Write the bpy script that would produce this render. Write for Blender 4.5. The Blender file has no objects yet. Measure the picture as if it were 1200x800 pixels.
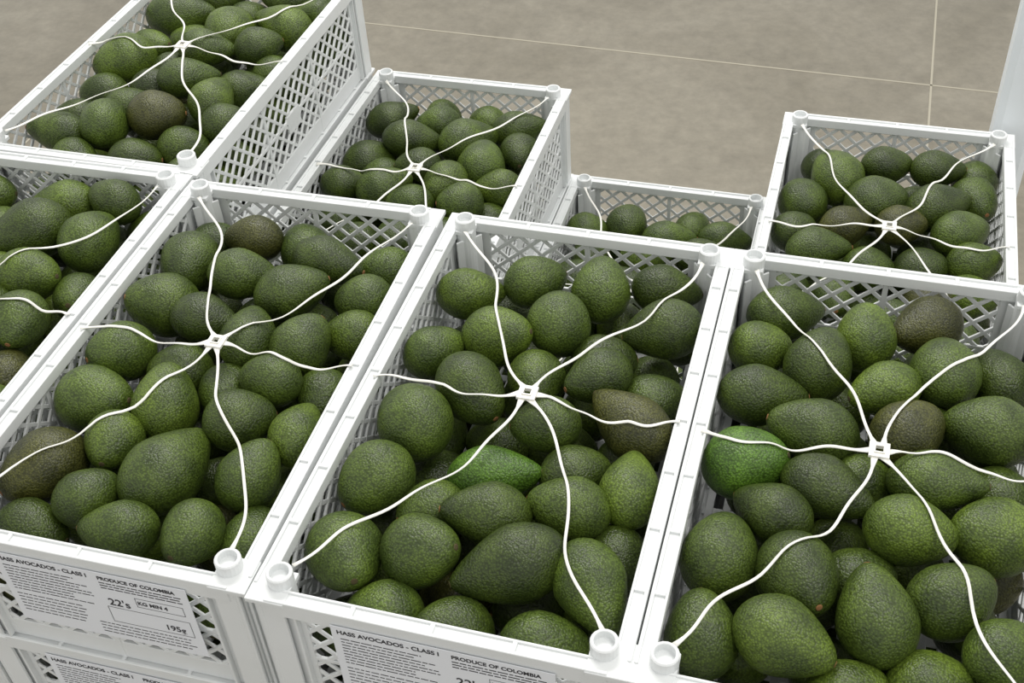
import bpy, bmesh, math, random
import numpy as np
from mathutils import Matrix, Vector
from mathutils.bvhtree import BVHTree
random.seed(7); rng=np.random.RandomState(11)
scene=bpy.context.scene
try:
    scene.view_settings.view_transform='Standard'
    scene.view_settings.look='None'
except Exception: pass
COL=scene.collection

# ------------------------------------------------------------------ helpers
def link(o,parent=None):
    COL.objects.link(o)
    if parent is not None: o.parent=parent
    return o
def newmat(name):
    m=bpy.data.materials.new(name);m.use_nodes=True
    nt=m.node_tree;b=nt.nodes['Principled BSDF'];return m,nt,b
def N(nt,t,**kw):
    n=nt.nodes.new(t)
    for k,v in kw.items(): setattr(n,k,v)
    return n
def ramp(nt,stops):
    r=N(nt,'ShaderNodeValToRGB');e=r.color_ramp.elements
    while len(e)<len(stops): e.new(.5)
    for i,(p,c) in enumerate(stops):
        e[i].position=p;e[i].color=c
    return r
def g(v): return (v,v,v,1)

class MB:
    def __init__(s): s.v=[];s.f=[];s.m=[]
    def box(s,c,d,rot=None,mi=0):
        hx,hy,hz=d[0]/2,d[1]/2,d[2]/2;n=len(s.v);c=Vector(c)
        for x,y,z in ((-1,-1,-1),(1,-1,-1),(1,1,-1),(-1,1,-1),(-1,-1,1),(1,-1,1),(1,1,1),(-1,1,1)):
            p=Vector((x*hx,y*hy,z*hz))
            if rot is not None:p=rot@p
            s.v.append(tuple(c+p))
        for f in ((0,3,2,1),(4,5,6,7),(0,1,5,4),(1,2,6,5),(2,3,7,6),(3,0,4,7)):
            s.f.append(tuple(n+i for i in f));s.m.append(mi)
    def tube(s,c,r,z0,z1,ri=None,depth=0,seg=20,mi=0):
        rings=[(r,z0),(r,z1-.0015),(r-.0015,z1)]
        if ri: rings+= [(ri,z1),(ri-.0005,z1-depth),(0.0004,z1-depth)]
        else: rings+=[(0.0004,z1)]
        n=len(s.v)
        for rr,zz in rings:
            for k in range(seg):
                a=2*math.pi*k/seg;s.v.append((c[0]+rr*math.cos(a),c[1]+rr*math.sin(a),zz))
        for i in range(len(rings)-1):
            for k in range(seg):
                k2=(k+1)%seg
                s.f.append((n+i*seg+k,n+i*seg+k2,n+(i+1)*seg+k2,n+(i+1)*seg+k));s.m.append(mi)
        s.f.append(tuple(n+(len(rings)-1)*seg+k for k in range(seg)));s.m.append(mi)
    def mesh(s,name,mats,bevel=0):
        me=bpy.data.meshes.new(name);me.from_pydata(s.v,[],s.f)
        for m in mats: me.materials.append(m)
        me.polygons.foreach_set('material_index',s.m)
        if bevel:
            bm=bmesh.new();bm.from_mesh(me)
            ed=[e for e in bm.edges if len(e.link_faces)==2 and e.calc_face_angle(0)>1.0]
            bmesh.ops.bevel(bm,geom=ed,offset=bevel,segments=1,affect='EDGES',clamp_overlap=True)
            bm.to_mesh(me);bm.free()
        me.update();return me

# ------------------------------------------------------------------ materials
def mat_plastic(name,col,rough=.42):
    m,nt,b=newmat(name)
    tc=N(nt,'ShaderNodeTexCoord');no=N(nt,'ShaderNodeTexNoise');no.inputs['Scale'].default_value=9;no.inputs['Detail'].default_value=5
    r=ramp(nt,[(.3,(col[0]*.93,col[1]*.93,col[2]*.92,1)),(.7,(*col,1))])
    nt.links.new(tc.outputs['Object'],no.inputs['Vector']);nt.links.new(no.outputs[0],r.inputs[0]);nt.links.new(r.outputs[0],b.inputs['Base Color'])
    b.inputs['Roughness'].default_value=rough
    return m
M_CR=mat_plastic('white_crate_plastic',(.77,.79,.795))
M_ST=mat_plastic('strap_plastic',(.82,.81,.76),.5)
M_POST=mat_plastic('post_plastic',(.84,.89,.93),.35)

def mat_avocado():
    m,nt,b=newmat('avocado_skin')
    tc=N(nt,'ShaderNodeTexCoord');at=N(nt,'ShaderNodeAttribute',attribute_name='tint')
    vo=N(nt,'ShaderNodeTexVoronoi');vo.inputs['Scale'].default_value=400
    no=N(nt,'ShaderNodeTexNoise');no.inputs['Scale'].default_value=320;no.inputs['Detail'].default_value=4
    n2=N(nt,'ShaderNodeTexNoise');n2.inputs['Scale'].default_value=26;n2.inputs['Detail'].default_value=4
    for n in (vo,no,n2): nt.links.new(tc.outputs['Object'],n.inputs['Vector'])
    rs=ramp(nt,[(.05,(1.55,1.5,1.3,1)),(.42,g(.9)),(.8,g(.50))]);nt.links.new(vo.outputs['Distance'],rs.inputs[0])
    rs2=ramp(nt,[(.35,g(.66)),(.68,(1.40,1.33,1.1,1))]);nt.links.new(n2.outputs[0],rs2.inputs[0])
    mx=N(nt,'ShaderNodeMix',data_type='RGBA',blend_type='MULTIPLY');mx.inputs[0].default_value=1
    nt.links.new(at.outputs['Color'],mx.inputs[6]);nt.links.new(rs.outputs[0],mx.inputs[7])
    my=N(nt,'ShaderNodeMix',data_type='RGBA',blend_type='MULTIPLY');my.inputs[0].default_value=1
    nt.links.new(mx.outputs[2],my.inputs[6]);nt.links.new(rs2.outputs[0],my.inputs[7])
    nt.links.new(my.outputs[2],b.inputs['Base Color'])
    inv=N(nt,'ShaderNodeMath',operation='MULTIPLY_ADD');inv.inputs[1].default_value=-1.0;inv.inputs[2].default_value=1
    nt.links.new(vo.outputs['Distance'],inv.inputs[0])
    ad=N(nt,'ShaderNodeMath',operation='ADD');nt.links.new(inv.outputs[0],ad.inputs[0]);nt.links.new(no.outputs[0],ad.inputs[1])
    bu=N(nt,'ShaderNodeBump');bu.inputs['Strength'].default_value=.7;bu.inputs['Distance'].default_value=.0010
    nt.links.new(ad.outputs[0],bu.inputs['Height']);nt.links.new(bu.outputs[0],b.inputs['Normal'])
    b.inputs['Roughness'].default_value=.34
    b.inputs['Specular IOR Level'].default_value=.42
    return m
M_AV=mat_avocado()
def stemmat(n,c):
    m,nt,b=newmat(n);b.inputs['Base Color'].default_value=c;b.inputs['Roughness'].default_value=.85;return m
M_STEM=stemmat('avocado_stem',(.26,.125,.045,1));M_STEM2=stemmat('avocado_stem_dark',(.07,.055,.02,1))
M_PAPER,nt,b=newmat('label_paper');b.inputs['Base Color'].default_value=(.78,.80,.84,1);b.inputs['Roughness'].default_value=.6
M_INK,nt,b=newmat('label_ink');b.inputs['Base Color'].default_value=(.03,.03,.035,1);b.inputs['Roughness'].default_value=.7
def mat_floor():
    m,nt,b=newmat('polished_concrete')
    tc=N(nt,'ShaderNodeTexCoord')
    a=N(nt,'ShaderNodeTexNoise');a.inputs['Scale'].default_value=1.8;a.inputs['Detail'].default_value=9;a.inputs['Roughness'].default_value=.62;a.inputs['Distortion'].default_value=.6
    c=N(nt,'ShaderNodeTexNoise');c.inputs['Scale'].default_value=22;c.inputs['Detail'].default_value=6;c.inputs['Roughness'].default_value=.7
    for n in (a,c): nt.links.new(tc.outputs['Object'],n.inputs['Vector'])
    r=ramp(nt,[(.3,(.188,.170,.128,1)),(.5,(.235,.214,.167,1)),(.72,(.29,.267,.213,1))]);nt.links.new(a.outputs[0],r.inputs[0])
    r2=ramp(nt,[(.3,g(.82)),(.7,g(1.13))]);nt.links.new(c.outputs[0],r2.inputs[0])
    mx=N(nt,'ShaderNodeMix',data_type='RGBA',blend_type='MULTIPLY');mx.inputs[0].default_value=1
    nt.links.new(r.outputs[0],mx.inputs[6]);nt.links.new(r2.outputs[0],mx.inputs[7]);nt.links.new(mx.outputs[2],b.inputs['Base Color'])
    b.inputs['Roughness'].default_value=.42
    return m
M_FL=mat_floor()
M_JO,nt,b=newmat('joint_filler');b.inputs['Base Color'].default_value=(.42,.39,.31,1);b.inputs['Roughness'].default_value=.7
def mat_wood():
    m,nt,b=newmat('pallet_wood');tc=N(nt,'ShaderNodeTexCoord');w=N(nt,'ShaderNodeTexNoise');w.inputs['Scale'].default_value=12
    mp=N(nt,'ShaderNodeMapping');mp.inputs['Scale'].default_value=(1,12,8)
    nt.links.new(tc.outputs['Object'],mp.inputs[0]);nt.links.new(mp.outputs[0],w.inputs['Vector'])
    r=ramp(nt,[(.3,(.35,.23,.12,1)),(.7,(.55,.39,.22,1))]);nt.links.new(w.outputs[0],r.inputs[0]);nt.links.new(r.outputs[0],b.inputs['Base Color']);b.inputs['Roughness'].default_value=.8
    return m
M_WD=mat_wood()

# ------------------------------------------------------------------ crate
W,D=.398,.682; PX,PY=.1707,.3131; RZ=-.017; PITCH=.195; BZ=RZ-PITCH+.001
def lattice(mb,axis,off,u0,u1,z0,z1,pitch=.033,slope=.90,w=.0056,th=.0028):
    H=z1-z0
    for sgn in (1,-1):
        k0=int((u0-H/slope)/pitch)-2;k1=int((u1+H/slope)/pitch)+2
        for k in range(k0,k1+1):
            uu=[k*pitch, k*pitch+sgn*H/slope];a,bb=min(uu),max(uu)
            a2,b2=max(a,u0),min(bb,u1)
            if b2-a2<.004: continue
            za=z0+sgn*slope*(a2-k*pitch);zb=z0+sgn*slope*(b2-k*pitch)
            L=math.hypot(b2-a2,zb-za);cu=(a2+b2)/2;cz=(za+zb)/2;ang=math.atan2(zb-za,b2-a2)
            t2=th+(.0006 if sgn>0 else 0)
            if axis=='x': mb.box((cu,off,cz),(L,t2,w),Matrix.Rotation(-ang,3,'Y'))
            else: mb.box((off,cu,cz),(t2,L,w),Matrix.Rotation(ang,3,'X'))
def make_crate():
    mb=MB()
    wx=W/2-.011;wy=D/2-.011
    zt=RZ-.010
    for s in (-1,1):
        mb.box((s*(W/2-.009),0,RZ-.004),(.017,D-.05,.008))
        mb.box((s*(W/2-.0022),0,RZ-.009),(.004,D-.04,.024))
        mb.box((s*(W/2-.0165),0,RZ-.0055),(.003,D-.06,.016))
        for k in range(-3,4):
            mb.box((s*(W/2-.009),k*.082+.01,RZ+.0012),(.012,.005,.004))
        mb.box((0,s*(D/2-.009),RZ-.004),(W-.05,.017,.008))
        mb.box((0,s*(D/2-.0022),RZ-.009),(W-.04,.004,.024))
        mb.box((0,s*(D/2-.0165),RZ-.0055),(W-.06,.003,.016))
        for k in range(-1,2):
            mb.box((k*.085,s*(D/2-.009),RZ+.0010),(.005,.012,.004))
        lattice(mb,'x',s*wy,-W/2+.055,W/2-.055,BZ+.03,zt-.004)
        lattice(mb,'y',s*wx,-D/2+.055,D/2-.055,BZ+.03,zt-.004)
        for zz,h in ((zt-.002,.010),(BZ+.016,.032),(BZ+.093,.006)):
            mb.box((0,s*wy,zz),(W-.05,.004,h)); mb.box((s*wx,0,zz),(.004,D-.05,h))
        mb.box((0,s*wy,(zt+BZ)/2),(.007,.0052,zt-BZ))
        for k in (-.10,.10):
            mb.box((s*wx,k,(zt+BZ)/2),(.0052,.007,zt-BZ))
        mb.box((s*wx,0,BZ+.085),(.0046,.05,.036))
    for sx in (-1,1):
        for sy in (-1,1):
            cx,cy=sx*PX,sy*PY
            mb.tube((cx,cy),.0142,BZ+.01,0,ri=.0105,depth=.010)
            mb.box((sx*(W/2-.033),sy*wy,(RZ+BZ)/2-.001),(.050,.005,RZ-BZ-.004))
            mb.box((sx*wx,sy*(D/2-.033),(RZ+BZ)/2-.001),(.005,.050,RZ-BZ-.004))
            mb.box((sx*(W/2-.024),sy*(D/2-.0015-.002),(RZ+BZ)/2-.001),(.030,.004,RZ-BZ-.004))
            mb.box((sx*(W/2-.0035),sy*(D/2-.024),(RZ+BZ)/2-.001),(.004,.030,RZ-BZ-.004))
            mb.box((sx*(W/2-.0205),sy*(D/2-.0205),RZ-.002),(.043,.043,.0064))
            mb.box((sx*(W/2-.0345),sy*(D/2-.0345),(RZ+BZ)/2-.004),(.003,.040,RZ-BZ-.02),Matrix.Rotation(math.radians(45*sx*sy),3,'Z'))
            for q in (.014,.050):
                mb.box((sx*(W/2-q),sy*(D/2-.005),(RZ+BZ)/2),(.003,.008,RZ-BZ-.004))
                mb.box((sx*(W/2-.005),sy*(D/2-q),(RZ+BZ)/2),(.008,.003,RZ-BZ-.004))
    for k in range(-8,9): mb.box((k*.022,0,BZ+.004),(.010,D-.03,.006))
    for k in range(-7,8): mb.box((0,k*.044,BZ+.003),(W-.03,.012,.005))
    return mb.mesh('plastic_crate',[M_CR],bevel=.0007)
CRATE=make_crate()

# ------------------------------------------------------------------ avocados
NS,NR=30,20
def avo_template():
    th=np.linspace(0,math.pi,NR+1)[1:-1]
    ts=-np.cos(th);ph=np.arange(NS)*2*math.pi/NS
    faces=[]
    n=len(ts)
    for i in range(n-1):
        for k in range(NS):
            k2=(k+1)%NS
            faces.append((i*NS+k,i*NS+k2,(i+1)*NS+k2,(i+1)*NS+k))
    s=n*NS;e=s+1
    for k in range(NS):
        k2=(k+1)%NS
        faces.append((s,k2,k));faces.append((e,(n-1)*NS+k,(n-1)*NS+k2))
    return ts,ph,faces
TS,PH,AF=avo_template()
STEMR=[(.0040,-.0014),(.0041,.0003),(.0033,.0011),(.0012,.0010)]
def avo_mesh_parts(L,Dm,k,rs):
    r=np.sqrt(1-TS**2)*(1-k*np.clip((TS+.15)/1.15,0,1)**1.2)*(1+.06*(1-TS**2)*(-TS))
    r=r/r.max()
    ax=TS*L/2
    lob1=1+.022*np.cos(2*PH+rs.rand()*6)+.012*np.cos(3*PH+rs.rand()*6)
    bend=rs.uniform(-.03,.03)*L
    X=np.repeat(ax[:,None],NS,1);Y=r[:,None]*Dm/2*np.cos(PH)[None]*lob1[None];Z=r[:,None]*Dm/2*np.sin(PH)[None]*lob1[None]
    n=rs.normal(0,1,(len(TS),NS))
    n=(n+np.roll(n,1,1)+np.roll(n,-1,1))/2
    sc=1+n*.0035
    Y=Y*sc+bend*(TS[:,None]**2);Z=Z*sc
    V=np.stack([X.ravel(),Y.ravel(),Z.ravel()],1)
    V=np.vstack([V,[[-L/2,bend,0],[L/2-.001,bend,0]]])
    return V,bend
def build_pile(name,avs,seed):
    rs=np.random.RandomState(seed)
    VV=[];FF=[];MI=[];TT=[];off=0
    for (p,axv,L,Dm,tint) in avs:
        k=min(.46,max(.08,(L/Dm-1.02)*1.1))
        V,bend=avo_mesh_parts(L,Dm,k,rs)
        a=Vector(axv).normalized();up=Vector((0,0,1)) if abs(a.z)<.95 else Vector((1,0,0))
        y=up.cross(a).normalized();z=a.cross(y)
        ang=rs.uniform(0,6.28);y2=y*math.cos(ang)+z*math.sin(ang);z2=a.cross(y2)
        R=np.array([a,y2,z2]).T
        SV=[];seg=10
        for rr,xx in STEMR:
            for q in range(seg):
                t=2*math.pi*q/seg;SV.append((L/2+xx-.0012,bend+rr*math.cos(t),rr*math.sin(t)))
        SF=[]
        for i in range(len(STEMR)-1):
            for q in range(seg):
                q2=(q+1)%seg;SF.append((i*seg+q,i*seg+q2,(i+1)*seg+q2,(i+1)*seg+q))
        SF.append(tuple((len(STEMR)-1)*seg+q for q in range(seg)))
        Vw=V@R.T+np.array(p)
        VV.append(Vw);TT.append(np.tile(tint,(len(V),1)))
        FF+= [tuple(i+off for i in f) for f in AF];MI+=[0]*len(AF);off+=len(V)
        SVw=np.array(SV)@R.T+np.array(p);VV.append(SVw);TT.append(np.tile((1,1,1,1),(len(SV),1)))
        FF+= [tuple(i+off for i in f) for f in SF];MI+=[1 if rs.rand()<.6 else 2]*len(SF);off+=len(SV)
    V=np.vstack(VV);T=np.vstack(TT)
    me=bpy.data.meshes.new(name);me.from_pydata(V.tolist(),[],FF)
    me.materials.append(M_AV);me.materials.append(M_STEM);me.materials.append(M_STEM2)
    me.polygons.foreach_set('material_index',MI)
    me.polygons.foreach_set('use_smooth',[True]*len(FF))
    at=me.color_attributes.new('tint','FLOAT_COLOR','POINT');at.data.foreach_set('color',T.ravel().astype(np.float32))
    me.update();return me,V,FF
def rand_tint(rs,green=0):
    base=np.array([.066,.106,.018])*rs.uniform(.62,1.18)
    if rs.rand()<.07: base=np.array([.072,.080,.020])*rs.uniform(.7,1.0)
    if rs.rand()<.18: base=np.array([.086,.136,.020])*rs.uniform(.85,1.15)
    if green: base=np.array([.076,.165,.020])*rs.uniform(.95,1.05)
    return (base[0],base[1],base[2],1)
def settle(vis,cx_lim,cy_lim,seed,iters=130):
    rs=np.random.RandomState(seed)
    P=[];A=[];LL=[];DD=[];TG=[];Wt=[];GR=[]
    def add(x,y,z,L,Dm,az,el,w,gr=0):
        P.append([x,y,z]);A.append([math.cos(az)*math.cos(el),math.sin(az)*math.cos(el),math.sin(el)]);LL.append(L);DD.append(Dm);TG.append([x,y,z]);Wt.append(w);GR.append(gr)
    def ztop(x,y):
        r=min(1,(x/.17)**2*.5+(y/.3)**2*.5);return -.066+.026*(1-r)
    for (x,y,L,Dm,az,el,gr,small) in vis:
        add(x,y,ztop(x,y)-small,L,Dm,az,el,.36,gr)
    tries=0
    while tries<700:
        tries+=1
        x=rs.uniform(-.147,.147);y=rs.uniform(-.29,.29)
        if all((x-p[0])**2+(y-p[1])**2>.066**2 for p in P):
            Dm=rs.uniform(.068,.080);add(x,y,ztop(x,y)-.018,Dm*rs.uniform(1.12,1.3),Dm,rs.uniform(0,6.28),rs.uniform(-.3,.4),.12)
    for i in range(4):
        for j in range(8):
            x=-.125+i*.083+rs.uniform(-.01,.01)+(.02 if j%2 else -.0);y=-.285+j*.081+rs.uniform(-.01,.01)
            Dm=rs.uniform(.068,.078);add(x,y,-.140,Dm*1.18,Dm,rs.uniform(0,6.28),rs.uniform(-.4,.4),.05)
    P=np.array(P);A=np.array(A);L=np.array(LL);Dm=np.array(DD);TG=np.array(TG);Wt=np.array(Wt)[:,None]
    for it in range(iters):
        d=P[:,None]-P[None];dist=np.linalg.norm(d,axis=2)+1e-9;n=d/dist[...,None]
        c2=np.einsum('ijk,ik->ij',n,A)**2
        ri=1/np.sqrt(c2/((L*.5)[:,None]**2)+(1-c2)/((Dm*.5)[:,None]**2))
        rj=ri.T
        ov=(ri+rj)*.935-dist;np.fill_diagonal(ov,0);ov=np.clip(ov,0,None)
        mv=(ov[...,None]*n).sum(1)*.38
        P=P+mv
        if it<iters-12: P=P+(TG-P)*Wt*(.7 if it<60 else .35)
        ex=np.sqrt((A[:,0]*L*.5)**2+(1-A[:,0]**2)*(Dm*.5)**2);ey=np.sqrt((A[:,1]*L*.5)**2+(1-A[:,1]**2)*(Dm*.5)**2);ez=np.sqrt((A[:,2]*L*.5)**2+(1-A[:,2]**2)*(Dm*.5)**2)
        P[:,0]=np.clip(P[:,0],-cx_lim+ex,cx_lim-ex);P[:,1]=np.clip(P[:,1],-cy_lim+ey,cy_lim-ey)
        P[:,2]=np.maximum(P[:,2],BZ+.009+ez);P[:,2]=np.minimum(P[:,2],-.001-ez)
    return [(P[i],A[i],L[i],Dm[i],rand_tint(rs,GR[i])) for i in range(len(P))]

T={
'A':"10 291 105 76 15, 79 293 86 60 345, -15 229 118 100 45, 95 202 102 82 85, 60 97 91 77 0, 127 95 54 54 15, 107 -10 87 71 100, -138 314 76 59 15, -74 219 64 51 105, 118 -61 69 58 105, -9 142 62 55 15",
'B':"-72 267 87 62 0, -146 200 93 83 95, -47 180 95 71 15, 56 232 103 72 355, 37 159 102 77 30, 133 262 68 55 15, -159 104 92 85 45, -50 76 93 64 0, 135 169 76 65 15, 101 73 87 73 60, 32 46 95 73 100, 149 83 73 62 15, -146 1 87 78 345, -52 -6 77 57 15, -162 -85 95 86 60, -30 -70 89 81 325, 12 -17 58 52 15, 86 -20 75 58 0, 138 -6 60 45 285, 70 -85 81 73 225, -66 -151 78 68 100, 22 -171 128 100 75, 145 -88 94 68 95, -149 -201 106 88 60, 124 -169 79 71 120, -52 -237 75 65 45, 144 -221 66 60 95, 3 -270 88 61 195, 89 -255 78 69 85, -113 -275 84 55 0",
'C':"-145 220 91 70 15, -56 259 84 70 30, 36 260 90 76 95, 120 287 92 62 10, -149 99 82 66 45, -73 132 86 77 85, 1 168 95 82 100, 68 156 59 52 15, 131 188 101 77 15, -7 82 66 57 15, -77 26 101 82 320, -125 -31 101 89 315, 78 79 88 65 45, 156 87 67 59 15, 121 25 128 75 150, 31 -11 81 67 15, -15 -87 110 57 10, 79 -59 78 53 30, -136 -132 91 81 60, -62 -142 62 58 70, 2 -159 98 72 15, 87 -130 91 72 0, 151 -83 100 71 95, -59 -223 81 78 60, -147 -239 86 83 15, 55 -227 136 82 210, 136 -213 110 76 125, -78 -278 71 51 15, 9 -276 62 57 15, 103 -283 91 49 15, 163 -159 59 42 105",
'D':"-119 272 103 74 30, -20 234 84 75 15, -155 195 74 65 15, -69 172 91 82 85, 64 257 101 75 45, 89 213 109 82 95, -135 107 106 72 15, 9 139 86 61 30, 154 205 87 69 115, -62 48 103 81 0, 39 72 87 77 45, 125 90 100 82 0, -139 -10 90 84 15, -39 -53 116 69 340, 72 -4 105 68 0, 152 39 57 48 105, 48 -74 84 76 30, 139 -53 89 82 85, -146 -135 94 83 85, -79 -99 90 68 155, -54 -147 91 84 300, 3 -126 75 55 30, 25 -189 101 79 120, 90 -160 83 76 95, -63 -231 101 77 165, -147 -241 85 76 100, 5 -247 70 55 30, 133 -199 81 69 45, 69 -235 66 53 15",
'E':"-142 -218 111 60 190, -155 -148 76 56 15, -66 -191 97 77 100, 28 -249 85 50 15, 22 -156 94 82 15, -57 -103 79 56 30, -126 16 110 89 45, 15 -42 109 68 30, 102 -99 92 72 85, 96 -189 84 53 15, 113 -12 98 56 15, 165 -142 82 59 30, 17 154 120 98 95, 100 183 120 85 345, -147 198 134 85 15, 5 57 101 64 15, 146 55 75 51 15, 100 86 86 61 30, 73 293 102 72 15, -134 -68 78 54 15, 131 260 91 65 15, -39 -51 74 53 15, -76 265 99 76 15",
'F':"-144 235 104 70 30, -35 214 85 69 15, -173 127 107 84 45, -70 136 112 74 15, 36 146 117 86 45, 108 222 107 74 15, 97 99 100 84 95, 151 163 82 73 105, -71 -6 101 76 30, 153 67 86 61 15, 45 10 94 79 70, -145 -3 87 62 15, 143 -16 84 57 15, -14 49 84 68 15, 97 -20 81 60 30, 4 -47 81 60 15",
'G':"-68 246 88 77 85, -151 219 81 61 15, 25 202 102 62 15, 127 239 119 66 15, 87 177 97 65 15, -6 149 97 65 15",
'H':"-157 144 98 80 100, -85 171 92 89 15, -13 150 105 96 45, -3 250 87 69 15, 81 257 93 63 15, 166 173 92 78 115, 74 147 112 78 30, -162 27 77 60 45, -96 -19 114 58 15, -65 46 87 59 30, 26 68 82 65 15, 118 69 103 78 40, 162 6 84 68 15, 56 -22 73 57 15, -20 -31 85 49 15",
}
GREEN={'C':(16,),'D':(12,),'B':(),'A':(),'E':(),'F':(),'G':(),'H':()}
STEMCAM={('D',20):300,('C',9):280,('B',9):60,('D',22):110,('C',2):95,('D',1):95}
def parse(k,rs):
    out=[]
    for i,s in enumerate(T[k].split(',')):
        x,y,L,Dm,az=[float(q) for q in s.split()]
        L/=1000;Dm/=1000
        ratio=L/Dm;small=0.0
        if L<.072 or Dm<.058: small=.022;Dm=max(Dm,.072)
        Dm=min(max(Dm*1.04,.070),.094);L=min(max(L*1.06,1.17*Dm),1.55*Dm,.136)
        azr=math.radians(az)
        if ratio<1.12: azr=math.radians(rs.choice([100,285,60,240,200,20])+rs.uniform(-25,25));el=rs.uniform(-.2,.6);L=Dm*rs.uniform(1.14,1.26)
        else: el=rs.uniform(-.18,.22);azr+=math.pi if (rs.rand()<.4 and ratio<1.45) else 0
        if (k,i) in STEMCAM: azr=math.radians(STEMCAM[(k,i)]);el=.5 if azr<3.2 else .25
        out.append((x/1000,y/1000,L,Dm,azr,el,1 if i in GREEN[k] else 0,small))
    return out

# ------------------------------------------------------------------ strap net
HUBZ=.001
ARMS_DEF=[(.012,.010),(-.012,.012),(.010,-.012),(.014,.012),(.004,.006),(.004,-.006)]
ARMS={
 'B':[(-.010,.014),(-.012,-.006),(.006,.008),(.012,-.012),(-.006,.010),(-.012,.004)],
 'C':[(-.006,.012),(-.004,.010),(.014,.010),(.004,.014),(-.004,.010),(-.016,.004)],
 'D':[(-.012,-.008),(.010,.012),(.012,.012),(.010,.008),(.010,-.010),(.012,.008)],
 'H':[(.010,.008),(.014,-.008),(-.010,.008),(.012,.008),(-.008,-.008),(-.012,.008)],
 'F':[(-.014,.012),(.010,.008),(.010,.008),(-.008,.010),(.008,.010),(-.010,.008)],
 'E':[(.012,-.010),(-.010,.012),(.012,.010),(.012,-.012),(-.014,.006),(-.010,.010)],
}
def strap_mesh(key,bvh):
    mb=MB()
    amps=ARMS.get(key,ARMS_DEF)
    hx=.007 if key in 'BCD' else .002
    hub=Vector((hx,0,HUBZ))
    h=bvh.ray_cast(Vector((hx,0,.2)),Vector((0,0,-1)))
    if h[0] is not None: hub.z=max(-.004,h[0].z+.004)
    ends=[(-PX+.006,PY-.018,RZ+.006),(PX-.006,PY-.018,RZ+.006),(-PX+.006,-PY+.018,RZ+.006),(PX-.006,-PY+.018,RZ+.006),(-W/2+.012,-.004,RZ+.004),(W/2-.012,.004,RZ+.004)]
    for ai,((b1,b2),e) in enumerate(zip(amps,ends)):
        e=Vector(e);d=e-hub;d.z=0;L=d.length;u=d/L;nrm=Vector((-u.y,u.x,0))
        n=44;pts=[]
        hs=hub+u*.0085-Vector((0,0,.0004))
        for i in range(n+1):
            t=i/n
            p=hs.lerp(e,t)+nrm*((b1*math.sin(math.pi*t)+b2*math.sin(2*math.pi*t)+.0028*math.sin((5+ai%3)*math.pi*t))*min(1,L/.25))
            p.z-=.010*math.sin(math.pi*t)
            pts.append(p)
        z=[]
        for p in pts:
            zz=p.z
            for dx,dy in ((0,0),(.003,0),(-.003,0),(0,.003),(0,-.003)):
                hh=bvh.ray_cast(Vector((p.x+dx,p.y+dy,.2)),Vector((0,0,-1)))
                if hh[0] is not None: zz=max(zz,hh[0].z+.0014)
            z.append(zz)
        for _ in range(3):
            z=[z[0]]+[max(z[i],(z[i-1]+z[i+1])/2) for i in range(1,n)]+[z[n]]
        for p,zz in zip(pts,z): p.z=zz
        base=len(mb.v)
        for i,p in enumerate(pts):
            t=i/n
            tg=(pts[min(n,i+1)]-pts[max(0,i-1)]).normalized();sd=Vector((0,0,1)).cross(tg).normalized()
            tw=.5*math.sin(t*9+b1*300)*min(1,t*8);up=tg.cross(sd)
            s2=sd*math.cos(tw)+up*math.sin(tw);u2=tg.cross(s2)
            s_arc=t*L
            w=.0018+.0030*max(0,1-s_arc/.016)+.0016*max(0,1-(L-s_arc)/.012);th=.0008
            for a in range(8):
                an=2*math.pi*a/8+math.pi/8
                ca,sa=math.cos(an),math.sin(an)
                q=p+s2*(w*math.copysign(abs(ca)**.6,ca))+u2*(th*math.copysign(abs(sa)**.6,sa))
                mb.v.append(tuple(q))
        for i in range(n):
            for a in range(8):
                a2=(a+1)%8;mb.f.append((base+i*8+a,base+i*8+a2,base+(i+1)*8+a2,base+(i+1)*8+a));mb.m.append(0)
        mb.f.append(tuple(base+a for a in range(8))[::-1]);mb.m.append(0)
        mb.f.append(tuple(base+n*8+a for a in range(8)));mb.m.append(0)
    z=hub.z+.0005;o=.0110;hole=.0042;wd=o-hole
    for s in (-1,1):
        mb.box((hx+s*(hole+wd/2),0,z),(wd,2*o,.0034));mb.box((hx,s*(hole+wd/2),z),(2*hole+.0002,wd,.0034))
        mb.box((hx+s*(hole+.0008),0,z+.0024),(.0016,2*hole+.003,.002));mb.box((hx,s*(hole+.0008),z+.0024),(2*hole,.0016,.002))
    me=mb.mesh('elastic_strap_net',[M_ST])
    me.polygons.foreach_set('use_smooth',[len(p.vertices)==4 and p.index<44*8*6+12 for p in me.polygons])
    return me

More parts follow.
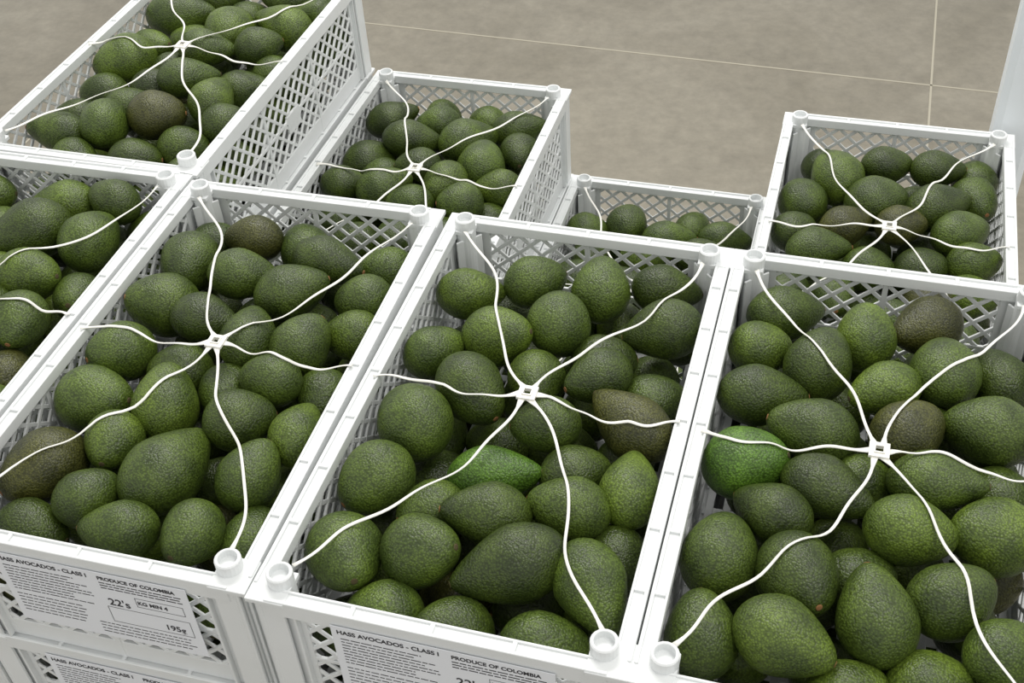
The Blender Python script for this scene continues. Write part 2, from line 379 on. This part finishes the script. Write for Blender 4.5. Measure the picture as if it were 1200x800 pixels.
# ------------------------------------------------------------------ labels
def make_label(parent_loc,rz=0):
    e=bpy.data.objects.new('paper_label',None);link(e)
    mb=MB();mb.box((.011,0,-.091),(.236,.0006,.122))
    yb=-.0004
    def bar(x0,x1,z0,z1): mb.box(((x0+x1)/2,yb,(z0+z1)/2),(x1-x0,.0002,z1-z0),mi=1)
    rs=random.Random(5)
    for r in range(9):
        z=-.0495-r*.0052; x=-.098
        xe=.008-rs.random()*.03
        while x<xe:
            w=rs.uniform(.003,.012);bar(x,min(xe,x+w),z-.0013,z);x+=w+.0014
    for r in range(3):
        z=-.0465-r*.0045;x=.022
        while x<.118:
            w=rs.uniform(.003,.012);bar(x,min(.12,x+w),z-.0015,z);x+=w+.0014
    for (x0,x1,z0,z1) in ((.060,.118,-.080,-.064),(.020,.120,-.118,-.090)):
        t=.0006
        bar(x0,x1,z0,z0+t);bar(x0,x1,z1-t,z1);bar(x0,x0+t,z0,z1);bar(x1-t,x1,z0,z1)
    for r in range(6):
        z=-.1005-r*.006;x=-.098
        while x<-.02:
            w=rs.uniform(.003,.010);bar(x,x+w,z-.0013,z);x+=w+.0016
    for r in range(4):
        z=-.124-r*.0058;x=.0
        while x<.11:
            w=rs.uniform(.003,.010);bar(x,x+w,z-.0013,z);x+=w+.0016
    me=mb.mesh('label_sheet',[M_PAPER,M_INK]);s=bpy.data.objects.new('label_sheet',me);link(s,e)
    for i,(txt,x,z,sz) in enumerate((('HASS AVOCADOS - CLASS I',-.101,-.042,.0090),('PRODUCE OF COLOMBIA',.022,-.042,.0080),('22\'s',.024,-.086,.017),('195g',.086,-.112,.013),('KG MIN 4',.062,-.075,.0085))):
        c=bpy.data.curves.new('label_text','FONT');c.body=txt;c.size=sz;c.extrude=.0001;c.offset=.00022;c.materials.append(M_INK)
        o=bpy.data.objects.new('label_text_%d'%(i+1),c);o.rotation_euler=(math.pi/2,0,0);o.location=(x,-.0005,z);link(o,e)
    e.location=parent_loc;e.rotation_euler=(0,0,rz);return e

# ------------------------------------------------------------------ assemble stacks
YAW={'A':math.radians(.8),'B':math.radians(.8)}
CR={'A':(-.640,.322,0),'B':(-.235,.314,0),'C':(.171,.313,0),'D':(.571,.313,0),
    'E':(-.638,1.006,0),'F':(-.229,1.000,1),'G':(.171,.998,2),'H':(.577,.996,1)}
NL=4
low_avs=settle([],.180,.322,99,iters=60)
LOW,_,_=build_pile('avocado_pile_low',low_avs,5)
for idx,(k,(cx,cy,lay)) in enumerate(CR.items()):
    yw=YAW.get(k,0)
    for l in range(lay,NL):
        o=bpy.data.objects.new('plastic_crate',CRATE);o.location=(cx,cy,-PITCH*l);o.rotation_euler.z=yw;link(o)
        if l>lay:
            p=bpy.data.objects.new('avocado_pile',LOW);p.location=(cx,cy,-PITCH*l);p.rotation_euler.z=yw;link(p)
    rs=np.random.RandomState(40+idx)
    avs=settle(parse(k,rs),.184,.326,100+idx)
    me,V,FF=build_pile('avocado_pile',avs,200+idx)
    o=bpy.data.objects.new('avocado_pile',me);o.location=(cx,cy,-PITCH*lay);o.rotation_euler.z=yw;link(o)
    bvh=BVHTree.FromPolygons([tuple(v) for v in V.tolist()],FF)
    s=bpy.data.objects.new('elastic_strap_net',strap_mesh(k,bvh));s.location=o.location;s.rotation_euler.z=yw;link(s)
for k,l in (('A',0),('B',0),('C',0),('D',0),('A',1),('B',1),('C',1),('D',1)):
    cx,cy,_=CR[k];yw=YAW.get(k,0);r=D/2+.0016
    make_label((cx+r*math.sin(yw),cy-r*math.cos(yw),-PITCH*l),yw)

# pallets
BOT=RZ-PITCH*NL; FLOOR=-.93
def pallet(x0,x1,y0,y1):
    mb=MB();top=BOT-.001;w=x1-x0;d=y1-y0
    n=7
    for i in range(n):
        y=y0+.045+i*(d-.09)/(n-1);mb.box(((x0+x1)/2,y,top-.009),(w,.09,.018))
    for xx in (x0+.05,(x0+x1)/2,x1-.05):
        mb.box((xx,(y0+y1)/2,top-.029),(.1,d,.020))
        for yy in (y0+.07,(y0+y1)/2,y1-.07): mb.box((xx,yy,(top-.039+FLOOR+.018)/2),(.1,.14,top-.039-FLOOR-.018))
        mb.box((xx,(y0+y1)/2,FLOOR+.009),(.1,d,.018))
    o=bpy.data.objects.new('wooden_pallet',mb.mesh('wooden_pallet',[M_WD]));link(o)
pallet(-.845,-.035,-.03,1.345);pallet(-.025,.775,-.03,1.345)

# post behind the stack
mb=MB()
mb.box((.777,1.392,(FLOOR+.9)/2),(.070,.070,.9-FLOOR))
o=bpy.data.objects.new('support_post',mb.mesh('support_post',[M_POST],bevel=.012));link(o)

# floor with saw-cut joints
mb=MB();mb.box((0,2,FLOOR-.05),(14,14,.1))
rz=Matrix.Rotation(math.radians(-2.1),3,'Z')
for k in range(-2,3): mb.box((.712+k*2.6,2,FLOOR+.0004),(.006,14,.0008),mi=1)
for y in (2.79,-.6,6.2): mb.box((0,y,FLOOR+.0004),(14,.006,.0008),rz,mi=1)
o=bpy.data.objects.new('floor',mb.mesh('floor',[M_FL,M_JO]));link(o)

# ------------------------------------------------------------------ light
w=bpy.data.worlds.new('World');scene.world=w;w.use_nodes=True
w.node_tree.nodes['Background'].inputs[0].default_value=(1,.99,.965,1);w.node_tree.nodes['Background'].inputs[1].default_value=.84
def area(name,loc,sx,sy,e,target=(0,.5,0),col=(1,.98,.94)):
    l=bpy.data.lights.new(name,'AREA');l.shape='RECTANGLE';l.size=sx;l.size_y=sy;l.energy=e;l.color=col
    o=bpy.data.objects.new(name,l);o.location=loc;o.rotation_euler=(Vector(target)-Vector(loc)).to_track_quat('-Z','Y').to_euler();link(o)
area('ceiling_lamp',(-.8,2.6,3.4),2.4,1.2,108)
area('ceiling_lamp',(1.6,.2,3.4),1.6,1.6,48)

# ------------------------------------------------------------------ camera
cam=bpy.data.cameras.new('camera');co=bpy.data.objects.new('camera',cam);link(co)
cam.sensor_width=36;cam.lens=1424.3/1200*36;cam.clip_start=.02
from mathutils import Euler
co.location=(.49432,-.66039,.99174);co.rotation_euler=Euler((.84118,.05264,.28075),'XYZ')
scene.camera=co
